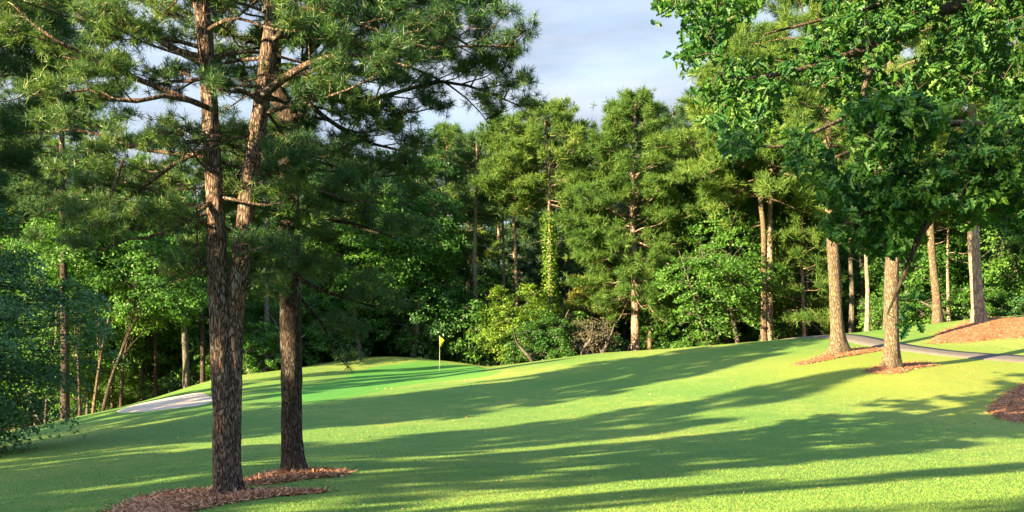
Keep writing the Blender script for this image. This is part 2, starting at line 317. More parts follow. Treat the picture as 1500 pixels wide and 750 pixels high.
# ------------------------------------------------------------------ terrain
def axis(core, a, b, out):
    lo=a-np.cumsum(out); hi=b+np.cumsum(out); return np.concatenate([lo[::-1],core,hi])
out=np.array([2,3,5,8,12,20,35,60,100,180,300,500,900.])
xs=axis(np.arange(-60,60.01,.6),-60,60,out); ys=axis(np.arange(-10,110.01,.6),-10,110,out)
X,Y=np.meshgrid(xs,ys); Z=H(X,Y)
Z=Z+.035*np.sin(X*.9+1.3*np.sin(Y*.5))*np.cos(Y*.8)*0
mb=MB(); ny,nx=X.shape; i=np.arange(ny-1)[:,None]*nx; j=np.arange(nx-1)[None]
mb.add(np.stack([X,Y,Z],-1).reshape(-1,3), np.stack([i+j,i+j+1,i+nx+j+1,i+nx+j],-1).reshape(-1,4))
obj('ground', mb.mesh('ground',M['grass'],True), kind='structure')

def blob(name, px, off, m, mound=0., jit=.12, rings=14, sub=10, smooth_n=8, edge=.0, kind='structure'):
    B=np.array([hit(*p)[:2] if hit(*p) is not None else at(p[0],p[1],58)[:2] for p in px]); B=np.vstack([B,B[:1]])
    Q=catmull(np.vstack([B[-2:-1],B,B[1:2]]),(len(px)+2)*sub*2)[sub*2:-sub*2]; n=len(Q)
    c=Q.mean(0); q=Q-c; th=np.linspace(0,2*np.pi,n,endpoint=False)
    w=sum(np.sin(k*th+rng.uniform(0,6))*rng.normal()/(k**.6) for k in range(5,60,3))
    q=q*(1+jit*.18*w[:,None]+edge*rng.normal(size=(n,1)))
    mb=MB(); V=[np.array([[*c,0]])]
    for k in range(1,rings+1):
        f=(k/rings)**.8; V.append(np.c_[c+q*f, np.full(n,1.)])
    V=np.concatenate(V); kk=np.r_[0,np.repeat(np.arange(1,rings+1),n)]/rings
    z=H(V[:,0],V[:,1]); pr=np.sqrt(np.maximum(0,1-kk**2.)); V[:,2]=z+off*np.clip((1-kk)*8,0,1)-.012*(kk==1)+mound*pr+(.012*rng.normal(size=len(V))*(kk<1) if mound>0 else 0)
    F3=np.stack([np.zeros(n,int),1+np.arange(n),1+(np.arange(n)+1)%n],1); mb.add(V,F3)
    me_q=[]
    for k in range(rings-1):
        a=1+k*n+np.arange(n); b=1+k*n+(np.arange(n)+1)%n; me_q.append(np.stack([a,a+n,b+n,b],1))
    mb.f.append(np.concatenate(me_q).ravel()); mb.cnt.append(np.full(len(me_q)*n,4)); mb.mi.append(np.zeros(len(me_q)*n))
    o=obj(name, mb.mesh(name,m,True)); o['kind']=kind
    return c,q
M['collar']=grassmat('collar_grass',(.062,.188,.035),(.075,.203,.038),(.10,.225,.043),rough_bump=.012)
blob('green_collar',[(385,578),(490,556),(515,543),(585,531),(650,529),(712,534),(742,542),(715,552),(605,564),(540,577),(440,594)],.006,M['collar'],jit=.05)
blob('putting_green',[(415,575),(500,560),(520,545),(585,534),(640,532),(700,536),(715,542),(690,550),(600,560),(540,572),(450,588)],.016,M['green'],jit=.02)
blob('sand_bunker',[(170,604),(190,595),(235,585),(262,580),(294,575),(306,579),(315,586),(292,594),(240,600),(205,604)],.03,M['sand'],jit=.05)
BEDS=[[(150,758),(200,733),(255,722),(305,722),(350,719),(430,720),(470,721),(440,725),(395,729),(330,739),(290,747),(230,760)],
 [(356,710),(372,702),(398,694),(430,690),(478,690),(504,693),(494,698),(450,702),(400,709)],
 [(1165,534),(1190,527),(1208,519),(1232,513),(1275,510),(1292,513),(1262,519),(1235,523),(1205,529),(1180,534)],
 [(1268,545),(1285,538),(1312,533),(1358,532),(1366,536),(1335,541),(1312,548)],
 [(1362,502),(1378,488),(1405,476),(1436,468),(1480,467),(1530,470),(1560,480),(1530,491),(1470,497),(1400,502)],
 [(1449,602),(1462,586),(1500,563),(1545,556),(1580,590),(1545,612),(1500,619),(1465,613)]]
beds=[blob('mulch_bed',b,.03,M['straw'],mound=mo,jit=.22) for b,mo in zip(BEDS,[.03,.04,.05,.04,.15,.12])]
# loose pine straw on the beds
mb=MB()
for (c,q),nn in zip(beds,[12000,8000,6000,4000,10000,6000]):
    i=rng.integers(0,len(q),nn); f=np.sqrt(rng.uniform(0,1.1,(nn,1)))*(1+.22*(rng.uniform(size=(nn,1))>.86)*rng.uniform(0,1,(nn,1))); P=c+q[i]*f+rng.normal(size=(nn,2))*.05; z=H(P[:,0],P[:,1])
    fr=f[:,0]; z+=.03+ {0:.05,1:.07,2:.06,3:.05,4:.35,5:.25}[[id(b) for b in beds].index(id((c,q))) if False else 0]*0
    a=rng.uniform(0,6.28,nn); L=rng.uniform(.04,.13,nn)[:,None]; d=np.c_[np.cos(a),np.sin(a),rng.normal(size=nn)*.35]; s=np.c_[-np.sin(a),np.cos(a),rng.normal(size=nn)*.5]*.009
    B=np.c_[P,z]; B[:,2]+=0
    mo=[.03,.04,.05,.04,.15,.12][[k for k,b in enumerate(beds) if b[0] is c][0]]; B[:,2]+=mo*np.sqrt(np.maximum(0,1-fr**2))
    V=np.stack([B-s,B+s,B+d*L+s*.6,B+d*L-s*.6],1).reshape(-1,3); mb.add(V,np.arange(len(V)).reshape(-1,4))
obj('pine_straw', mb.mesh('pine_straw',M['straw_bit']), kind='stuff')
# cart path
W=[hit(*p)[:2] for p in [(1690,541),(1600,534),(1500,527),(1400,519),(1335,511),(1292,504),(1262,498)]]
W.append((W[-1][0]-.6,W[-1][1]+5)); W.append((W[-1][0]-3,W[-1][1]+14)); W.append((W[-1][0]-10,W[-1][1]+14))
Pc=catmull(W,160); T=nrm(np.gradient(Pc,axis=0)); Nn=np.c_[-T[:,1],T[:,0]]
mb=MB(); uu=np.array([-1,-.97,-.3,.3,.97,1])*.88; V=Pc[:,None]+Nn[:,None]*uu[None,:,None]; z=H(V[...,0],V[...,1])+np.array([-.05,.03,.045,.045,.03,-.05]); V=np.concatenate([V,z[...,None]],-1).reshape(-1,3)
i=np.arange(159)[:,None]*6; j=np.arange(5)[None]; mb.add(V,np.stack([i+j,i+j+1,i+6+j+1,i+6+j],-1).reshape(-1,4)); obj('cart_path',mb.mesh('cart_path',M['path'],True),kind='structure')
# leaf litter under the wood, behind the crest of the fairway
pxs=np.linspace(-500,2000,120); tt=np.linspace(6,110,600); mb=MB(); rows=[]
rid=[]
for px in pxs:
    px_=min(max(px,0),1500); yy=np.linspace(40,86,460); pp=YH-(H((px_-750)/F*yy,yy)-HC)*F/yy; Yr=yy[np.argmin(pp)]
    if px_<330: Yr=np.interp(px_,[0,100,170,240,330],[47,56,61,64,66])
    rid.append(Yr+1.5)
rid=np.convolve(np.pad(rid,3,'edge'),np.ones(7)/7,'valid'); ds=np.r_[0,np.geomspace(.8,110,46)]
Yg=rid[:,None]+ds[None]+ (rng.normal(size=(120,1))*.5); Xg=(pxs[:,None]-750)/F*Yg; Zg=H(Xg,Yg)+.03-.06*(ds==0)
mb.add(np.stack([Xg,Yg,Zg],-1).reshape(-1,3),(lambda i,j:np.stack([i+j,i+47+j,i+48+j,i+j+1],-1).reshape(-1,4))(np.arange(119)[:,None]*47,np.arange(46)[None]))
obj('forest_floor',mb.mesh('forest_floor',M['floor'],True),kind='structure')
def ridge_y(px): return float(np.interp(px,pxs,rid))

# mown turf blades near the viewer
nn=260000; u=rng.uniform(0,1,nn); Yb=1/(1/15.+(1/46.-1/15.)*u); Xb=rng.uniform(-.50,.50,nn)*Yb; Zb=H(Xb,Yb)
hb=rng.uniform(.012,.03,nn)*(1+.5*(rng.uniform(size=nn)>.97)); wb=(.0018+Yb*.00011); a=rng.uniform(0,6.28,nn); s=np.c_[np.cos(a),np.sin(a),0*a]*wb[:,None]; d=np.c_[rng.normal(size=nn)*.5,rng.normal(size=nn)*.5,np.ones(nn)]*hb[:,None]; B=np.c_[Xb,Yb,Zb]
V=np.stack([B-s,B+s,B+d],1).reshape(-1,3); mb=MB(); mb.add(V,np.arange(len(V)).reshape(-1,3)); 
if nn: obj('grass',mb.mesh('grass_blades',M['grass_bit']),kind='stuff')

# ------------------------------------------------------------------ flagstick
fx,fy,fz=hit(644,544)
fl=thing('golf_flagstick','thin white golf flagstick with a limp yellow flag standing on the putting green','flagstick',(fx,fy,fz))
pm,pn,pp=mat('pole_paint'); pp.inputs['Base Color'].default_value=(.75,.75,.55,1); pp.inputs['Roughness'].default_value=.35
fm,fn,fp=mat('flag_cloth'); fp.inputs['Base Color'].default_value=(.9,.68,.01,1); fp.inputs['Roughness'].default_value=.8
mb=MB(); tube(mb,[[0,0,-.05],[0,0,1],[0,0,2.05]],[.016,.014,.012],8); tube(mb,[[0,0,2.05],[0,0,2.09]],[.022,.01],8); obj('pole',mb.mesh('pole',pm,True),fl)
mb=MB(); g=np.array([[ (.012+ .27*u*(1-.3*v)*(.7+.3*math.cos(3*v)), .05*math.sin(u*6+v*3)*u, 2.03-.52*v-.20*u*(1-v*.6)) for u in np.linspace(0,1,7)] for v in np.linspace(0,1,9)]); k=(np.arange(8)[:,None]*7+np.arange(6)[None])[...,None]
mb.add(g.reshape(-1,3),(k+np.array([0,1,8,7])).reshape(-1,4)); obj('flag',mb.mesh('flag',fm,True),fl)
mb=MB(); tube(mb,[[0,0,-.1],[0,0,.016]],[.054,.054],20); obj('cup',mb.mesh('cup',pm,True),fl)
# ------------------------------------------------------------------ foreground pines
def px_path(pts, Y, base, n=70):
    P=catmull([at(a,b,Y+(c[0] if c else 0)) for a,b,*c in pts],n); return P-base
def ex(pts, Y, base, r0):                                # hand-laid limb (pixel way-points at depth Y, with own depth offsets)
    P=np.array([at(p[0],p[1],Y+(p[2] if len(p)>2 else 0)) for p in pts])-base; L=np.linalg.norm(np.diff(P,axis=0),axis=1).sum(); return (P,r0,L)
Y1=20.0; b1=np.array([at(334,726,Y1)[0],Y1,0]); b1[2]=gz(b1[0],b1[1])
off1=at(334,726,Y1)-b1
p1=px_path([(331,735),(330,722),(327,660),(326,600),(323,540),(321,470),(318,400),(316,330),(314,270),(309,190),(304,110),(299,40),(295,0),(285,-160),(290,-400),(280,-640)],Y1,b1)
zz=p1[:,2]; r1=.192*(1-.03*np.clip(zz,0,20))+.05*np.exp(-np.maximum(zz,0)*3.)
p2=px_path([(341,733),(340,720),(339,660),(340,600),(341,540),(343,480),(350,400),(358,330),(366,260),(380,170),(392,90),(405,0),(425,-120),(450,-300),(470,-560)],Y1+.12,b1)
r2=.182*(1-.02*np.clip(p2[:,2],0,20))+.05*np.exp(-np.maximum(p2[:,2],0)*3.)
prof=lambda u:(.55+.55*min(1,u*3))*(1-max(0,u-.35)**1.6*1.1)
az1=lambda a,u:(1.15 if math.cos(a)<0 else .8)*(1-.35*max(0,math.sin(a)))*(1-.45*max(0,-math.sin(a)))
E1=[ex([(303,85),(270,78),(235,60),(190,30),(150,5),(110,-10)],Y1,b1,.085),
    ex([(318,395,0),(296,400,-.3),(288,370,-.5),(290,330,-.8),(294,300,-1)],Y1,b1,.045),
    ex([(314,290,0),(280,320,-.5),(230,345,-.8),(180,352,-1),(140,375,-1.2)],Y1,b1,.05),
    ex([(316,300,0),(270,300,.5),(215,275,1.),(160,265,1.2),(110,285,1.6)],Y1,b1,.05),
    ex([(314,230,0),(260,225,.5),(190,215,1.),(120,190,1.2),(75,195,1.6)],Y1,b1,.055),
    ex([(311,160,0),(250,140,-.8),(180,150,-1.2),(120,130,-1.5),(70,150,-1.6)],Y1,b1,.055),
    ex([(305,110,0),(290,60,-.8),(300,20,-1.0),(296,-30,-1.2)],Y1,b1,.03),
    ex([(310,205,0),(275,207,-.5),(240,210,-.8)],Y1,b1,.05),
    ex([(180,235,-.5),(165,280,-.6),(145,320,-.7),(120,345,-.8)],Y1,b1,.03)]
tb1,cb1=pine(p1,r1,4.2,17.5,4.2,58,.15,34,.034,10,k=20,up=(-.05,.8),az_fn=az1,prof=prof,bare=0,fw=.35,sp=.7,twigs=True,pad=18,padr=.36,extra=E1,clear=((p1,.34),(p2,.42)),coarse_z=10.2)
E2=[ex([(384,140,0),(420,112,-.3),(455,92,-.6),(500,80,-.8),(550,85,-1.0),(600,98,-1.2)],Y1,b1,.085),
    ex([(398,60,0),(440,20,.3),(500,-5,.6),(560,-20,1.)],Y1,b1,.06),
    ex([(382,150,0),(350,130,-.6),(335,140,-1)],Y1,b1,.05),
    ex([(352,395,0),(365,370,-.4),(392,362,-.8),(430,380,-1.)],Y1,b1,.035)]
az2=lambda a,u:(1.1 if math.cos(a)>0 else .7)*(1-.35*max(0,math.sin(a)))*(1-.45*max(0,-math.sin(a)))
tb2,cb2=pine(p2,r2,5.6,17,4.3,46,.15,34,.034,10,k=20,up=(-.05,.8),az_fn=az2,prof=prof,bare=0,fw=.35,sp=.7,twigs=True,pad=18,padr=.36,extra=E2,clear=((p1,.34),(p2,.42)),coarse_z=10.2)
T1=thing('pine_tree','nearest large pine with twin grey-brown trunks crossing, standing in orange pine straw','tree',b1)
obj('trunk',tb1.mesh('trunk_a',M['bark_fg'],True),T1); obj('trunk',tb2.mesh('trunk_b',M['bark_fg'],True),T1)
obj('crown',cb1.mesh('crown_a',M['needle']),T1); obj('crown',cb2.mesh('crown_b',M['needle']),T1)
Y2=23.2; b2=np.array([at(430,691,Y2)[0],Y2,0]); b2[2]=gz(b2[0],b2[1])
p3=px_path([(430,700),(430,688),(428,640),(427,560),(426,480),(425,400),(424,320),(425,250),(426,205),(421,165),(408,140),(398,110),(400,40),(395,-60),(405,-240),(400,-460)],Y2,b2)
z3=p3[:,2]; r3=.225*(1-.012*np.clip(z3,0,8)-.045*np.clip(z3-8,0,10))+.07*np.exp(-np.maximum(z3,0)*3.)
E3=[ex([(426,215,0),(436,180,0),(441,150,.1),(438,128,.2),(446,90,.3),(470,20,.5),(480,-120,.6)],Y2,b2,.17),
    ex([(428,400,0),(470,425,-.5),(520,440,-1.),(560,455,-1.2)],Y2,b2,.06),
    ex([(424,430,0),(395,415,-1.),(370,395,-1.6),(340,400,-2)],Y2,b2,.05),
    ex([(426,300,0),(470,320,-.6),(530,330,-1.),(580,350,-1.)],Y2,b2,.06),
    ex([(440,130,0),(500,150,-.5),(570,140,-.8),(640,120,-1.),(700,130,-1.1),(760,155,-1.2)],Y2,b2,.07),
    ex([(450,90,0),(520,70,-.5),(600,55,-.8),(680,60,-1.),(740,110,-1.1)],Y2,b2,.06),
    ex([(450,80,0),(520,20,-.5),(600,5,-.8),(660,0,-1.),(700,10,-1.1)],Y2,b2,.06),
    ex([(440,140,0),(500,190,-.5),(560,215,-.8),(620,225,-1.)],Y2,b2,.06),
    ex([(425,230,0),(480,240,.5),(540,265,.8),(600,290,1.)],Y2,b2,.05),
    ex([(600,98,-.5),(650,120,-.7),(690,150,-.8),(715,180,-.9)],Y2,b2,.03)]
az3=lambda a,u:(1.25 if math.cos(a)>0 else .8)*(1-.65*max(0,math.sin(a)))*(1-.35*max(0,-math.sin(a)))
tb3,cb3=pine(p3,r3,3.9,16,4.4,62,.155,34,.034,10,k=20,up=(-.15,.8),az_fn=az3,prof=prof,bare=0,fw=.35,sp=.7,twigs=True,pad=18,padr=.36,extra=E3,clear=((p3,.3),),coarse_z=11.6)
T2=thing('pine_tree','dark-barked forked pine just behind the twin-trunked one, on a shaded straw bed','tree',b2)
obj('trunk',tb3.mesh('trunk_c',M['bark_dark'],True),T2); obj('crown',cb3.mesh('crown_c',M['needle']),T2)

# ------------------------------------------------------------------ tree kinds, built once
def pine_proto(Ht, r, cz, reach, n_br, tuft, nb, w, dens, nm, bark='bark_far', lean=.4, k=8, bare=5, up=(-.05,.95), prof=None, sub=.8, path=None):
    P,rad=straight(Ht,r,lean) if path is None else path
    tb,cb=pine(P,rad,cz,Ht-.3,reach,n_br,tuft,nb,w,dens,k=k,up=up,bare=bare,sub=sub,prof=prof)
    return [('trunk',tb.mesh('trunk_mesh',M[bark],True)),('crown',cb.mesh('crown_mesh',M[nm]))]
def bl_proto(*a, m='leaf', bark='bark_grey', **kw):
    tb,cb=broadleaf(*a,**kw); return [('trunk',tb.mesh('trunk_mesh',M[bark],True)),('crown',cb.mesh('crown_mesh',M[m]))]
PF=[pine_proto(20,.20,10,3.0,46,.42,12,.05,3.2,'needle_far'),pine_proto(23,.23,13,3.3,44,.42,12,.05,3.2,'needle_far'),
    pine_proto(21,.20,8,3.0,50,.42,12,.05,3.2,'needle_blue'),pine_proto(22,.22,11,3.6,48,.45,12,.05,3.0,'needle_far')]
BF=[bl_proto(17,(0,0,10.5),(4.,4.,6.2),150,75,.26,clump_r=.95,trunk_r=.17,m='leaf'),
    bl_proto(14,(0,0,8),(3.8,3.8,5.6),140,75,.24,clump_r=.9,trunk_r=.14,m='leaf',stems=2),
    bl_proto(19,(0,0,12),(4.5,4.2,6.5),160,75,.28,clump_r=1.,trunk_r=.2,m='leaf_dark'),
    bl_proto(11,(0,0,6),(3.1,3.1,4.8),120,75,.22,clump_r=.75,trunk_r=.10,m='leaf',stems=2)]
SH=[bl_proto(3,(0,0,1.3),(1.9,1.7,1.5),70,70,.15,clump_r=.5,trunk_r=.05,m='leaf',stems=3,n_limb=4),
    bl_proto(2,(0,0,.8),(1.6,1.5,1.1),60,70,.15,clump_r=.45,trunk_r=.04,m='leaf_dark',stems=3,n_limb=4),
    bl_proto(4,(0,0,2.),(2.,2.,2.2),90,70,.17,clump_r=.6,trunk_r=.06,m='leaf',stems=3,n_limb=4)]
def xy(px,Y): return (px-750)*Y/F, Y
def top_scale(px,Y,py,Ht):                              # scale so that the top stands at picture height py
    x,y=xy(px,Y); return (HC-(py-YH)*Y/F-gz(x,y))/Ht
def P_(proto,Ht,px,Y,top,label,rz=0,name='pine_tree',cat='tree',group=None,wide=1.):
    s=top_scale(px,Y,top,Ht); x,y=xy(px,Y); return place(proto,name,label,cat,x,y,rz,(s*wide,s*wide,s),group)

# the wood that closes the view
G='trees in the wood round the fairway'
zone=lambda px:('behind the bunker' if px<330 else 'behind the putting green' if px<660 else 'under the open sky gap' if px<1010 else 'beyond the cart path')
kind_l={0:'tall pine with bare lower trunk',1:'broadleaf tree with fresh green leaves',2:'low shrub'}
def toppx(px): return float(np.interp(px,[-300,0,150,330,520,620,650,720,790,850,900,1000,1100,1500,1800],[150,120,215,215,235,215,195,200,180,205,190,170,110,60,60]))
for Yr,step,pm in ((84,3.6,.45),(91,4.0,.6),(99,4.4,.6),(110,5.,.7),(120,5.,.3)):
    x=-Yr*.62
    while x<Yr*.62:
        px=x*F/Yr+750; jy=rng.uniform(-2.,2.); Yc=max(Yr+jy,ridge_y(px)+5); tp=toppx(px)+rng.uniform(-8,55)+(110-Yr)*.2
        ip=rng.uniform()<(pm if 330<px<1010 else pm*.6)
        if Yr==84 and not (620<px<760): ip=ip and rng.uniform()<.5
        if ip: i=2 if 690<px<1060 else rng.integers(0,4); pr,h=PF[i],[20,23,21,22][i]
        else: i=rng.integers(0,4); pr,h=BF[i],[17,14,19,11][i]; tp+=rng.uniform(0,60) if Yr>90 else rng.uniform(60,170)
        if Yr==84 and 640<px<850: x+=step; continue
        if Yr==120: tp+=60
        if Yr==91 and 690<px<860 and not ip: x+=step; continue
        s=top_scale(px,Yc,tp,h+.4)
        s=max(.45,min(1.7,s)); xx,yy=xy(px,Yc)
        place(pr,'pine_tree' if ip else 'broadleaf_tree',kind_l[0 if ip else 1]+' in the crowded wood '+zone(px),'tree',xx,yy,rng.uniform(0,6.28),(min(s,1.25),min(s,1.25),s),G+' '+zone(px)+(' pine' if ip else ' broadleaf'))
        x+=step*rng.uniform(.75,1.25)
for k,px in enumerate(np.arange(-200,1750,36.)):
    for Yc in (100,116):
        px_=px+rng.uniform(-14,14); i=rng.choice([0,1,3]); x,y=xy(px_,Yc+rng.uniform(-3,3)); place(BF[i],'broadleaf_tree','shaded small broadleaf tree deep in the wood '+zone(px_),'tree',x,y,rng.uniform(0,6.28),(1.25,1.25,.75),'deep small trees '+zone(px_),dz=-1.5)
# edge row: smaller trees and shrubs
for k,px in enumerate(np.arange(95,1700,30.)):
    px+=rng.uniform(-10,10); Yc=ridge_y(px)+rng.uniform(3.5,8)
    if px>1195 and px<1290 or 95<px<215: Yc+=10
    if 860<px<1195: Yc+=7.5
    if 690<px<860: Yc+=3
    i=rng.integers(0,3); s=rng.uniform(.8,1.3); x,y=xy(px,Yc)
    place(SH[i],'shrub','leafy shrub in the undergrowth '+zone(px),'shrub',x,y,rng.uniform(0,6.28),s,'undergrowth shrubs '+zone(px))
for k,px in enumerate(np.r_[np.arange(60,640,38.),np.arange(880,1700,45.)]):
    px+=rng.uniform(-14,14); Yc=ridge_y(px)+rng.uniform(8,14)+6*(860<px<1195); i=rng.choice([1,3,0])
    s=top_scale(px,Yc,rng.uniform(300,400),[17,14,19,11][i]); x,y=xy(px,Yc)
    if s>0: place(BF[i],'broadleaf_tree','small broadleaf tree at the wood edge '+zone(px),'tree',x,y,rng.uniform(0,6.28),(max(s,.6),max(s,.6),s),'small edge trees '+zone(px))
# ------------------------------------------------------------------ named trees of the middle distance
def path_px(pts,Y,n=30):
    x0,y0=xy(pts[0][0],Y); b=np.array([x0,y0,gz(x0,y0)]); P=catmull([at(a,b_,Y) for a,b_ in pts],n)-b; P[0,2]=min(P[0,2],-.4)
    return P,b
def px_pine(pts,Y,r,cz,reach,n_br,label,mat_='needle_far',bark='bark_far',tuft=.42,nb=14,w=.045,dens=3.4,sub=.9,k=10,prof=None,bare=6,up=(-.05,.95),extra=(),dr=1.,az=None,group=None,ivy=None,flare=.35,clr=.4):
    P,b=path_px(pts,Y); L=P[-1,2]; rad=r*(1-.7*np.clip(P[:,2]/L,0,1)**1.1)*(1+flare*np.exp(-np.maximum(P[:,2],0)*2.2))
    tb,cb=pine(P,rad,cz,L-.2,reach,n_br,tuft,nb,w,dens,k=k,up=up,bare=bare,sub=sub,prof=prof,extra=extra,az_fn=az,clear=((P,clr),))
    t=thing('pine_tree',label,'tree',b,0,group); obj('trunk',tb.mesh('trunk_mesh',M[bark],True),t); obj('crown',cb.mesh('crown_mesh',M[mat_]),t)
    if ivy:
        n=3800; zc=rng.uniform(0,ivy,n); a=rng.uniform(0,6.28,n); q=np.array([np.interp(zc,P[:,2],P[:,j]) for j in range(3)]).T; o=np.c_[np.cos(a),np.sin(a),0*a]
        lump=.25+.22*np.abs(np.sin(zc*1.7+2*np.sin(a)))+.15*rng.normal(size=n); mbi=MB(); leaves(mbi,q+o*np.abs(lump)[:,None],o+[0,0,.5]+rng.normal(size=(n,3))*.4,.17); obj('ivy',mbi.mesh('ivy_mesh',M['leaf_yel']),t)
    return t
rnd=lambda u:(.45+.75*min(1,u*2.2))*(1-max(0,u-.45)**1.7*2.0)
dome=lambda u:(.75+.4*min(1,u*3))*(1-max(0,u-.3)**1.5*1.45)
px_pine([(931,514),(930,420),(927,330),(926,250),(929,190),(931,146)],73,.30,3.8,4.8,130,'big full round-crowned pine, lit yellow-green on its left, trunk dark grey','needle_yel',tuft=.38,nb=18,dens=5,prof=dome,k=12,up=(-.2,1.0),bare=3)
px_pine([(952,507),(952,440),(951,380),(955,320),(958,250)],76,.17,6.5,1.7,16,'slender orange-barked pine tucked just right of the big round-crowned pine',bark='bark_tan')
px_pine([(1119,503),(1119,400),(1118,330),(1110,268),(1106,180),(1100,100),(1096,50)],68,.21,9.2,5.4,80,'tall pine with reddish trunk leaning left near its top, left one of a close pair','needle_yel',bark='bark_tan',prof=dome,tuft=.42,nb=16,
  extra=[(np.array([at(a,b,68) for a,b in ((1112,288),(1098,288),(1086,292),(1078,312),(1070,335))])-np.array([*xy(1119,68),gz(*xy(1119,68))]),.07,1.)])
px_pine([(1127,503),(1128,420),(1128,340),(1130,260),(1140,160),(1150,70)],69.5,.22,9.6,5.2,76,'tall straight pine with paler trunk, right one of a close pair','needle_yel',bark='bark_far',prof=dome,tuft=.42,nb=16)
px_pine([(1178,498),(1176,430),(1174,360),(1176,290),(1178,230)],70,.14,1.6,3.2,56,'young bushy pine with boughs down to the ground right of the close pair',prof=lambda u:1-.8*u,tuft=.42,nb=16,up=(-.1,.7),bare=0)
px_pine([(1229,519),(1226,480),(1222,400),(1218,330),(1214,260),(1212,180),(1205,60),(1200,-60)],50,.30,9.3,4.,40,'stout pine with mossy flared base beside the end of the cart path',bark='bark_tan',k=20,prof=rnd,tuft=.34,nb=20,w=.035,dens=4,flare=.75)
px_pine([(1306,540),(1306,500),(1307,420),(1309,340),(1310,270),(1306,150),(1305,0),(1300,-150)],44.3,.29,9.,4.,34,'stout pine with pale scaly trunk in its own small straw ring before the path',bark='bark_tan',k=20,prof=rnd,tuft=.34,nb=20,w=.035,dens=4,flare=.45)
px_pine([(1299,482),(1299,440),(1300,380),(1302,310),(1302,230)],62,.18,9,3,30,'pale thin pine showing just left behind the scaly trunk by the path',bark='bark_grey')
px_pine([(1374,476),(1371,430),(1366,380),(1362,320),(1358,240),(1350,120)],61,.24,8,3.6,40,'slightly left-leaning pine at the near left foot of the mulch mound',bark='bark_tan',k=16)
px_pine([(1390,474),(1389,430),(1388,380),(1390,300)],66,.12,7,2.4,26,'thin pine close behind the leaning pine of the mound',bark='bark_far')
px_pine([(1434,468),(1431,430),(1427,370),(1425,310),(1424,230),(1424,60),(1420,-60)],57,.33,9,4.2,44,'thick straight pine rising from the orange mulch mound',bark='bark_far',k=20,prof=rnd,flare=.4,tuft=.36,nb=18)
for a,(px,Y,r) in enumerate([(1247,70,.2),(1262,72,.18),(1270,64,.15),(1161,74,.1),(1182,78,.1)]):
    lab=['shaded dark trunk directly right of the mossy-based pine','dark trunk second right of the mossy-based pine','short slim pine right of the cart path end','bare slim pole-like pine left of the bushy young pine','slim dim pine behind the bushy young pine'][a]
    px_pine([(px,496),(px+1,430),(px-2,350),(px,260)],Y,r,9,2.4,22,lab,bark='bark_far' if a>1 else 'bark_grey')
# gap trees
px_pine([(697,520),(697,440),(695,380),(697,320),(699,250),(698,200)],78,.22,11.2,2.8,40,'thin-crowned pine with grey forked snags, left of the two slender poles','needle_blue',bark='bark_far',bare=12,ivy=None)
px_pine([(738,520),(738,400),(736,300),(735,230),(737,182)],81,.13,12,2.6,34,'slender dark pine pole, left of the pale leaning one')
px_pine([(757,520),(757,430),(754,350),(748,260),(742,200),(740,175)],76,.17,12,3.,38,'slender pale reddish pine leaning left toward its top',bark='bark_tan')
px_pine([(806,520),(806,420),(805,330),(804,250),(800,200),(796,158)],75,.19,11.5,3.6,54,'tall pine with its trunk wrapped in bright ivy to the crown',prof=dome,ivy=11,tuft=.42)
px_pine([(858,520),(858,400),(856,300),(857,230),(860,188)],88,.2,7,3.4,56,'dark pine in the gap between the ivy-wrapped pine and the big round one','needle_blue',prof=dome)
px_pine([(650,520),(650,400),(652,300),(655,230),(655,190)],84,.2,8,3.6,54,'grey-green pine at the left end of the gap beside the reaching bough','needle_far',prof=dome)
px_pine([(830,520),(830,400),(832,300),(834,230),(835,185)],92,.2,9,3.2,50,'blue-green pine standing close behind the ivy-wrapped pine','needle_blue',prof=dome)
px_pine([(985,520),(985,400),(986,300),(988,230),(985,165)],86,.2,7,3.8,60,'pine behind the right shoulder of the big round-crowned pine','needle_blue',prof=dome)
px_pine([(1022,520),(1022,400),(1020,300),(1020,200),(1018,150)],80,.2,6,3.8,60,'sunlit olive pine filling the space left of the close pair','needle_blue',prof=dome)
# left wood
px_pine([(273,565),(272,520),(268,460),(262,390),(260,320)],68,.23,6.5,2.6,24,'shaded grey pine trunk between the bunker and the twin-trunked pine',bark='bark_grey',mat_='needle_blue')
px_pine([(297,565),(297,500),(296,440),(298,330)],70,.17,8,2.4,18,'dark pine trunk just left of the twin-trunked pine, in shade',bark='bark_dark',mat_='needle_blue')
px_pine([(391,552),(391,500),(391,430),(392,350),(393,250),(395,190)],70,.20,11,3.2,40,'pale straight trunk seen between the two nearest pines',bark='bark_grey')
px_pine([(-62,680),(-60,500),(-55,330),(-50,150),(-45,0),(-45,-80)],36,.3,7.8,3.9,60,'dark pine with overhanging boughs at the left edge above the low leafy tree','needle_blue',tuft=.34,nb=20,w=.035,dens=4.2,prof=rnd,sub=1.1)
px_pine([(95,640),(95,500),(92,330),(90,150),(88,40),(86,-60)],63,.26,10,4.6,60,'tall pine behind the dark overhanging one, left of the leaning trunks','needle_blue',tuft=.38,nb=18,w=.04,dens=4,prof=rnd,bark='bark_dark')
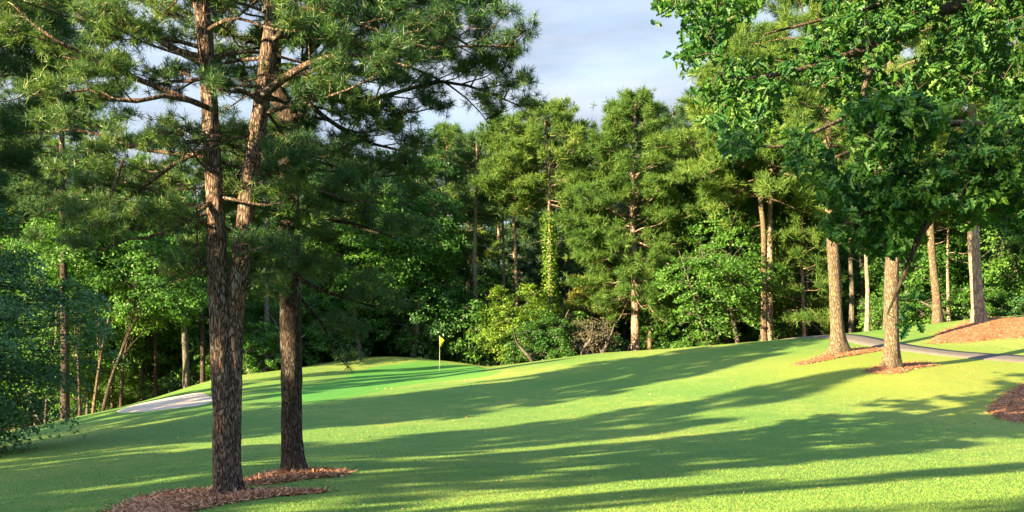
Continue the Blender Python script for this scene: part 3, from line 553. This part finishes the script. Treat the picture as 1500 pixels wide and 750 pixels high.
# low dark tree at the left edge
def bl_at(px,Y,c,r,nc,nl,leaf,label,m='leaf',bark='bark_grey',name='broadleaf_tree',cat='tree',**kw):
    x,y=xy(px,Y); tb,cb=broadleaf(c[2]+r[2],c,r,nc,nl,leaf,**kw); t=thing(name,label,cat,(x,y,gz(x,y)))
    obj('trunk' if cat=='tree' else 'stem',tb.mesh('trunk_mesh',M[bark],True),t); obj('crown' if cat=='tree' else 'foliage',cb.mesh('crown_mesh',M[m]),t); return t
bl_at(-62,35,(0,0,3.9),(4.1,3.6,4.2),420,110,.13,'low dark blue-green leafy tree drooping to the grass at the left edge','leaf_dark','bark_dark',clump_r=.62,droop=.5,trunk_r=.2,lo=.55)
for k,(pts,Y,r,lab) in enumerate([
 ([(118,603),(115,540),(110,480),(112,410)],64,.11,'dark thin upright broadleaf tree, first trunk left of the bunker end'),
 ([(133,600),(142,560),(150,510),(162,450),(166,400)],65,.11,'thin tree curving right, its lower trunk caught by orange sunlight'),
 ([(146,601),(160,565),(176,520),(200,470),(235,440)],64,.13,'grey broadleaf trunk leaning strongly right above the bunker end'),
 ([(176,596),(180,540),(190,490),(210,440)],68,.12,'dark leaning tree behind the strongly leaning grey trunk'),
 ([(228,575),(228,520),(226,470),(222,420)],70,.15,'dark upright broadleaf trunk over the middle of the bunker')]):
    x0,y0=xy(pts[0][0],Y); b=np.array([x0,y0,gz(x0,y0)]); P=np.array([at(a,c_,Y) for a,c_ in pts])-b; P[0,2]=-.3
    tb,cb=broadleaf(10,(P[-1,0],P[-1,1],P[-1,2]+1.2),(2.8,2.8,3.),110,80,.2,path=P,clump_r=.75,trunk_r=r,n_limb=6); t=thing('broadleaf_tree',lab,'tree',b); obj('trunk',tb.mesh('trunk_mesh',M['bark_tan' if k==1 else 'bark_dark'],True),t); obj('crown',cb.mesh('crown_mesh',M['leaf']),t)
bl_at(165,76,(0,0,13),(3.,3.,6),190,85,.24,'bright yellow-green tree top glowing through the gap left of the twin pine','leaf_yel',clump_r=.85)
bl_at(205,72,(0,0,6.8),(3.2,3.,4.2),190,85,.21,'fresh green tree above the bunker, behind the leaning trunks','leaf',clump_r=.8)
bl_at(250,78,(0,0,9),(4,3.5,6),200,85,.23,'rounded green tree behind the grey shaded trunk','leaf',clump_r=.85)
# middle broadleaves between the forked pine and the flag
bl_at(530,74,(0,0,8.6),(4.3,4.,6.6),300,95,.23,'large feathery broadleaf tree with layered sunlit sprays right of the forked pine','leaf',clump_r=.95,trunk_r=.2,n_limb=10,flat=.3)
bl_at(605,75,(0,0,7.8),(3.6,3.4,6.4),260,95,.22,'deep green broadleaf tree behind and left of the flag','leaf',clump_r=.95,trunk_r=.2,flat=.3)
bl_at(582,80,(0,0,5.0),(2.4,2.,3.4),150,95,.19,'small yellow-green drooping tree left of the flag','leaf_olive',clump_r=.7,droop=.4,flat=.3)
bl_at(470,77,(0,0,9.4),(4,4,6.5),240,95,.23,'tall mid-green broadleaf tree just right of the forked pine trunk','leaf',clump_r=.95,flat=.3)
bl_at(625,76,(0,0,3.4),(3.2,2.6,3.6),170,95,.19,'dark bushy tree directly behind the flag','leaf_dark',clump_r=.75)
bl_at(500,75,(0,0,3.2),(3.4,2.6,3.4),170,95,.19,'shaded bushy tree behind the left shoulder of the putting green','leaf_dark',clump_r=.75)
bl_at(430,72,(0,0,2.4),(2.4,2.,2.4),110,95,.18,'green bush right behind the forked pine trunk','leaf',clump_r=.6,name='shrub',cat='shrub',stems=3)
bl_at(372,68,(0,0,1.6),(2.,1.6,1.7),90,95,.17,'low green bush between the two nearest pines','leaf',clump_r=.5,name='shrub',cat='shrub',stems=3)
# shrubs under the gap
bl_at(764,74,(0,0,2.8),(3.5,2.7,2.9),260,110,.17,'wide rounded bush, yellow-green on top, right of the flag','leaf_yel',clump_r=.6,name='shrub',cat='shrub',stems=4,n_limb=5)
bl_at(792,72,(0,0,1.7),(2.2,2.,1.9),130,110,.16,'green lower bush overlapping the right of the wide rounded bush','leaf',clump_r=.55,name='shrub',cat='shrub',stems=4,n_limb=5)
bl_at(712,76,(0,0,1.5),(2.,1.8,1.8),110,110,.16,'dark green bush at the left foot of the wide rounded bush','leaf_dark',clump_r=.55,name='shrub',cat='shrub',stems=4,n_limb=5)
bl_at(850,78,(0,0,3.6),(1.9,1.8,3.6),170,110,.14,'olive feathery conical bush left of the big round-crowned pine','leaf_olive',clump_r=.5,name='shrub',cat='shrub',stems=2,n_limb=8)
bl_at(868,72,(0,0,1.5),(1.7,1.5,1.6),60,40,.12,'grey twiggy half-bare bush below the olive bush','leaf_grey',clump_r=.5,name='shrub',cat='shrub',stems=6,n_limb=9)
bl_at(900,75,(0,0,1.),(1.3,1.2,1.1),60,90,.14,'small dark bush between the twiggy bush and the big pine trunk','leaf_dark',clump_r=.4,name='shrub',cat='shrub',stems=3)
bl_at(1046,68,(0,0,4.0),(3.3,2.6,3.5),130,85,.19,'small open tree with layered light green sprays right of the big pine','leaf','bark_grey',clump_r=.85,flat=.22,trunk_r=.09,stems=2,n_limb=9)
bl_at(1010,76,(0,0,1.8),(2.4,2,1.9),110,95,.17,'green bush under the small open tree, left part','leaf',clump_r=.5,name='shrub',cat='shrub',stems=3)
bl_at(1085,72,(0,0,8.5),(3.4,3,6),200,90,.23,'bright green broadleaf tree behind and left of the close pine pair','leaf',clump_r=.9)
bl_at(1060,76,(0,0,12),(3,3,5),150,90,.23,'tall fresh green tree top left of the close pine pair','leaf',clump_r=.9)
bl_at(1345,68,(0,0,6),(3.6,3,5.5),200,95,.2,'shaded green broadleaf tree between the scaly trunk and the leaning pine','leaf',clump_r=.8)
bl_at(1408,70,(0,0,6.5),(3.6,3,6),200,95,.2,'bright broadleaf tree between the leaning pine and the thick straight pine','leaf',clump_r=.8)
bl_at(1475,68,(0,0,6.2),(3.8,3,5.8),220,95,.2,'bright green broadleaf tree right of the thick straight pine','leaf',clump_r=.8)
bl_at(1450,66,(0,0,1.2),(2.6,1.5,1.3),110,95,.14,'low green bush behind the mulch mound','leaf',clump_r=.45,name='shrub',cat='shrub',stems=3)

# ------------------------------------------------------------------ oak overhead at the right
OY=15.; ob=np.array([10.2,16.,0]); ob[2]=gz(10.2,16.)
tb=MB(); trunkP=np.array([[10.2,16,ob[2]-.3],[10.15,16,ob[2]+1.5],[10.,15.9,ob[2]+3.5],[9.9,15.8,ob[2]+6],[10.2,15.9,ob[2]+9],[10.,16,ob[2]+12]])-ob
tube(tb,catmull(trunkP,26),np.linspace(.34,.08,26)*(1+.5*np.exp(-np.linspace(0,12,26)*2)),14)
limbs=[]
def limb(pts,r0,r1=.012):
    P=catmull([at(a,b,Y)-ob for a,b,Y in pts],max(14,len(pts)*5)); tube(tb,P,np.linspace(r0,r1,len(P)),6); limbs.append(P[3:])
tz=lambda z: at(0,0,1)*0+np.array([0,0,z])
limb([(1790,60,15.9),(1640,20,15.2),(1500,5,14.6),(1390,12,14.2),(1290,65,14),(1235,82,13.8),(1180,100,13.6),(1120,112,13.4),(1060,118,13.2)],.12)
limb([(1790,160,15.9),(1640,120,14.4),(1560,120,13),(1480,190,12.2),(1425,240,12),(1380,300,11.8),(1348,345,11.7),(1325,400,11.6),(1300,460,11.6)],.10)
limb([(1425,240,12),(1370,262,11.8),(1310,290,11.6),(1250,320,11.5),(1225,345,11.4)],.035)
limb([(1480,190,12.2),(1400,180,12),(1330,190,12.1),(1260,215,12.3),(1190,245,12.5)],.045)
limb([(1290,65,14),(1270,115,13.6),(1255,160,13.3),(1200,190,13),(1140,215,12.9),(1070,205,12.8)],.04)
limb([(1790,-60,15.9),(1600,-120,15.6),(1400,-130,15.2),(1200,-90,14.8),(1060,-50,14.5),(975,-12,14.2)],.10)
limb([(1200,-90,14.8),(1130,-20,14.6),(1070,30,14.3),(1015,70,14.1)],.04)
limb([(1400,-130,15.2),(1340,-40,15),(1280,10,14.8),(1200,30,14.6),(1120,50,14.5)],.05)
limb([(1560,120,13),(1620,220,12.6),(1560,280,12.2),(1500,300,12),(1450,310,11.9)],.05)
limb([(1640,20,15.2),(1560,60,16),(1470,110,16.4),(1380,140,16.6),(1300,160,16.8)],.05)
nodes=np.concatenate(limbs)
poly=np.array([(958,-30),(962,15),(985,18),(1003,-5),(1012,8),(1012,45),(990,85),(992,100),(1022,120),(1018,140),(1045,152),(1040,200),(1062,228),(1100,212),(1120,175),(1152,200),(1158,250),(1190,255),(1200,300),(1220,318),(1208,340),(1235,372),(1262,378),(1290,362),(1325,375),(1345,350),(1352,318),(1400,305),(1440,320),(1478,300),(1530,322),(1900,330),(1900,-420),(1150,-420),(950,-200)],float)
def inpoly(p,poly):
    x,y=p[:,0],p[:,1]; r=np.zeros(len(p),bool); n=len(poly)
    for i in range(n):
        a,b=poly[i],poly[(i+1)%n]; c=((a[1]>y)!=(b[1]>y)); with_=(b[0]-a[0])*(y-a[1])/(b[1]-a[1]+1e-9)+a[0]; r^=c&(x<with_)
    return r
cand=np.c_[rng.uniform(950,1900,14500),rng.uniform(-420,400,14500)]; cand=cand[inpoly(cand,poly)]
ho=lambda c,x,y,rx,ry:((c[:,0]-x)/rx)**2+((c[:,1]-y)/ry)**2<1
cand=cand[~(ho(cand,1238,238,26,30)|ho(cand,1165,150,20,16)|(ho(cand,1470,270,22,16))|ho(cand,1160,30,12,12)|ho(cand,1440,165,16,12)|ho(cand,1205,130,14,10))]
nz=np.sin(cand[:,0]*.031+1.3*np.sin(cand[:,1]*.027))+np.sin(cand[:,1]*.045+1.7*np.sin(cand[:,0]*.023)+2)+.7*np.sin(cand[:,0]*.071+cand[:,1]*.063); cand=cand[nz>-.1-.75*(cand[:,0]>1270)]
lowp=cand[:,1]>150+np.clip((1290-cand[:,0])*.2,0,60)
dens_keep=np.where((cand[:,0]>1540)|(cand[:,1]<-60),.3,1.); keep=rng.uniform(size=len(cand))<dens_keep; cand=cand[keep]; lowp=lowp[keep]
Yc=np.where(lowp,rng.uniform(11.1,13.,len(cand)),rng.uniform(13,17.5,len(cand)))
C=np.array([at(a,b,y)-ob for (a,b),y in zip(cand,Yc)]); 
more=np.array([at(a,b,y)-ob for a,b,y in [(1350,350,11.7),(1338,385,11.6),(1318,475,11.6),(1322,440,11.6)]]); C=np.concatenate([C,more])
tmpl=np.array([(0,0),(.10,.06),(.16,.20),(.30,.16),(.36,.12),(.46,.30),(.56,.27),(.60,.13),(.72,.22),(.80,.18),(.84,.08),(1.,0.)]); tmpl=np.r_[tmpl,[(x,-y) for x,y in tmpl[-2:0:-1]]]; nt_=len(tmpl)
cb=MB(); Lp=[];Ld=[]
C=C[np.argsort([((nodes-q)**2).sum(1).min() for q in C])]
for q in C:
    d=((nodes-q)**2).sum(1); o=nodes[d.argmin()]; dd=np.linalg.norm(q-o)
    if dd>.15: nodes=np.vstack([nodes,o+(q-o)*np.array([[.45],[.7],[1.]])])
    if dd>.12: tube(tb,catmull([o,(o+q)/2+rng.normal(size=3)*.06*dd+[0,0,.08*dd],q],5),np.linspace(.006+.006*min(dd,1.5),.003,5),3)
    dr=nrm(q-o+rng.normal(size=3)*.4); nl=rng.integers(6,11)
    for l in range(nl): Lp.append(q-dr*rng.uniform(0,.22)+rng.normal(size=3)*.035); Ld.append(dr*.5+rng.normal(size=3)*.75+[0,0,-.22])
Lp=np.array(Lp);Ld=nrm(np.array(Ld)); n=len(Lp); Nn=nrm(np.array([-.25,-.45,.5])+rng.normal(size=(n,3))*.55); Bn=nrm(np.cross(Nn,Ld)); Nn=np.cross(Ld,Bn)
Ls=rng.uniform(.085,.155,n)[:,None,None]; tx=tmpl[None,:,0:1]; ty=tmpl[None,:,1:2]; fold=rng.uniform(.1,.5,n)[:,None,None]; curl=rng.uniform(-.1,.4,n)[:,None,None]
V=Lp[:,None]+Ls*(Ld[:,None]*tx+Bn[:,None]*ty*1.3+Nn[:,None]*(np.abs(ty)*fold-curl*tx**2))
mid=Lp[:,None]+Ls*(Ld[:,None]*np.array([.25,.55,.85])[None,:,None]+Nn[:,None]*(-curl*np.array([.25,.55,.85])[None,:,None]**2))
# two halves of the blade meet in a fold along the midrib
top=list(range(0,12)); V2=np.concatenate([V,mid],1); m0=nt_
f=[]
upper=[0,1,2,3,4,5,6,7,8,9,10,11]; lower=[0]+[nt_-k for k in range(1,11)]+[11]
for side in (upper,lower):
    f+= [(side[0],side[1],m0),(side[1],side[2],m0),(side[2],side[3],m0),(side[3],side[4],m0),(side[4],m0+1,m0),(side[4],side[5],m0+1),(side[5],side[6],m0+1),(side[6],side[7],m0+1),(side[7],m0+2,m0+1),(side[7],side[8],m0+2),(side[8],side[9],m0+2),(side[9],side[10],m0+2),(side[10],side[11],m0+2)]
f=np.array(f); k=V2.shape[1]; cb.add(V2.reshape(-1,3),(np.arange(n)[:,None,None]*k+f[None]).reshape(-1,3))
ot=thing('oak_tree','oak whose lobed-leaf boughs hang in from the upper right corner','tree',ob); obj('trunk',tb.mesh('oak_trunk',M['twig'],True),ot); obj('crown',cb.mesh('oak_crown',M['oak']),ot)

# ------------------------------------------------------------------ trees beside the fairway, left of and behind the camera: they cast the long shadows
SP=[pine_proto(22,.25,9,3.6,50,.5,12,.07,3.0,'needle_far'),None]
SB=[bl_proto(18,(0,0,11),(4.2,4.2,6.8),170,70,.34,clump_r=1.1,trunk_r=.2,m='leaf'),bl_proto(13,(0,0,7.5),(3.4,3.4,5.5),130,70,.30,clump_r=.9,trunk_r=.15,m='leaf')]
SHADE=[(46.3,14.5,25,'b',4.2),(43,12,23,'p',2.6),(49.5,13,24,'b',2.8),(46,4,20,'p',2.8),(49,-6,15,'p',3.4),(44,-6,14,'s',3.3),(34,14,25,'p',2.7),(34,2,19,'p',3),(33,-6,14,'s',3.3),(39.5,-8,13,'s',2.8),(39,-14,12,'s',2.6),(55,-8.5,14,'s',3.2),(60,3,22,'p',2.),(59,-10,15,'s',3),(64,-2,20,'p',2.5),(67,3,22,'p',1.1),(70.5,1,21,'p',1.3),(16.6,16,24,'p',1.5),(9.6,19.8,27,'b',3.5),(3,11,24,'b',3.5),(21.8,12,20,'p',2.3),(24.8,8,19,'p',2.6),(27.4,5,18,'p',1.9),(30.6,6.5,18,'p',2.2),(26,-6,13,'p',2.6),(-3,12,24,'b',4),(22.5,-3,14,'p',2.8),(30,-7,13,'p',2.2),(36.5,-7,13,'p',2.4),(18.8,-2,15,'p',1.6)]
for k,(cval,dist_tip,Hh,ty,wr) in enumerate(SHADE):
    # cval: shadow lane (y - 0.7 x); dist_tip: x where the shadow ends
    tipx=dist_tip; tipy=cval+.7*tipx; tz_=gz(tipx,tipy); L=None
    bx,by=tipx,tipy
    for it in range(4):
        L=(gz(bx,by)+Hh-tz_)/math.tan(R(EL)); bx=tipx+SX*L; by=tipy+SY*L
    pr,h=(SP[0],22) if ty=='p' else (SB[0],18) if ty=='b' else (SB[1],13)
    place(pr,'pine_tree' if ty=='p' else 'broadleaf_tree','pine of the row lining the left side of the fairway' if ty=='p' else 'leafy tree of the row lining the left side of the fairway','tree',bx,by,k*1.3,(wr/{'p':3.9,'b':5.,'s':4.}[ty],)*2+(Hh/h,),'row along the left of the fairway '+('pine' if ty=='p' else 'broadleaf'))
for k,px in enumerate(range(455,690,26)):
    Yc=ridge_y(px)+rng.uniform(2.5,5); x,y=xy(px,Yc); place(SH[[2,1,0][k%3]],'shrub','dark shrub at the back edge of the putting green','shrub',x,y,rng.uniform(0,6.28),rng.uniform(1.1,1.6),'shrubs at the back edge of the putting green')
# scattered fallen leaves and cone scraps on the turf
nn=1500; u=rng.uniform(0,1,nn); Yb=1/(1/16.+(1/58.-1/16.)*u); Xb=rng.uniform(-.47,.47,nn)*Yb; B=np.c_[Xb,Yb,H(Xb,Yb)+.018]; mb=MB(); leaves(mb,B,np.array([0,0,1.])+rng.normal(size=(nn,3))*.35,rng.uniform(.03,.08,nn)*np.clip(Yb/30,.6,1.5)); obj('fallen_leaves',mb.mesh('fallen_leaves',M['straw_bit']),kind='stuff')
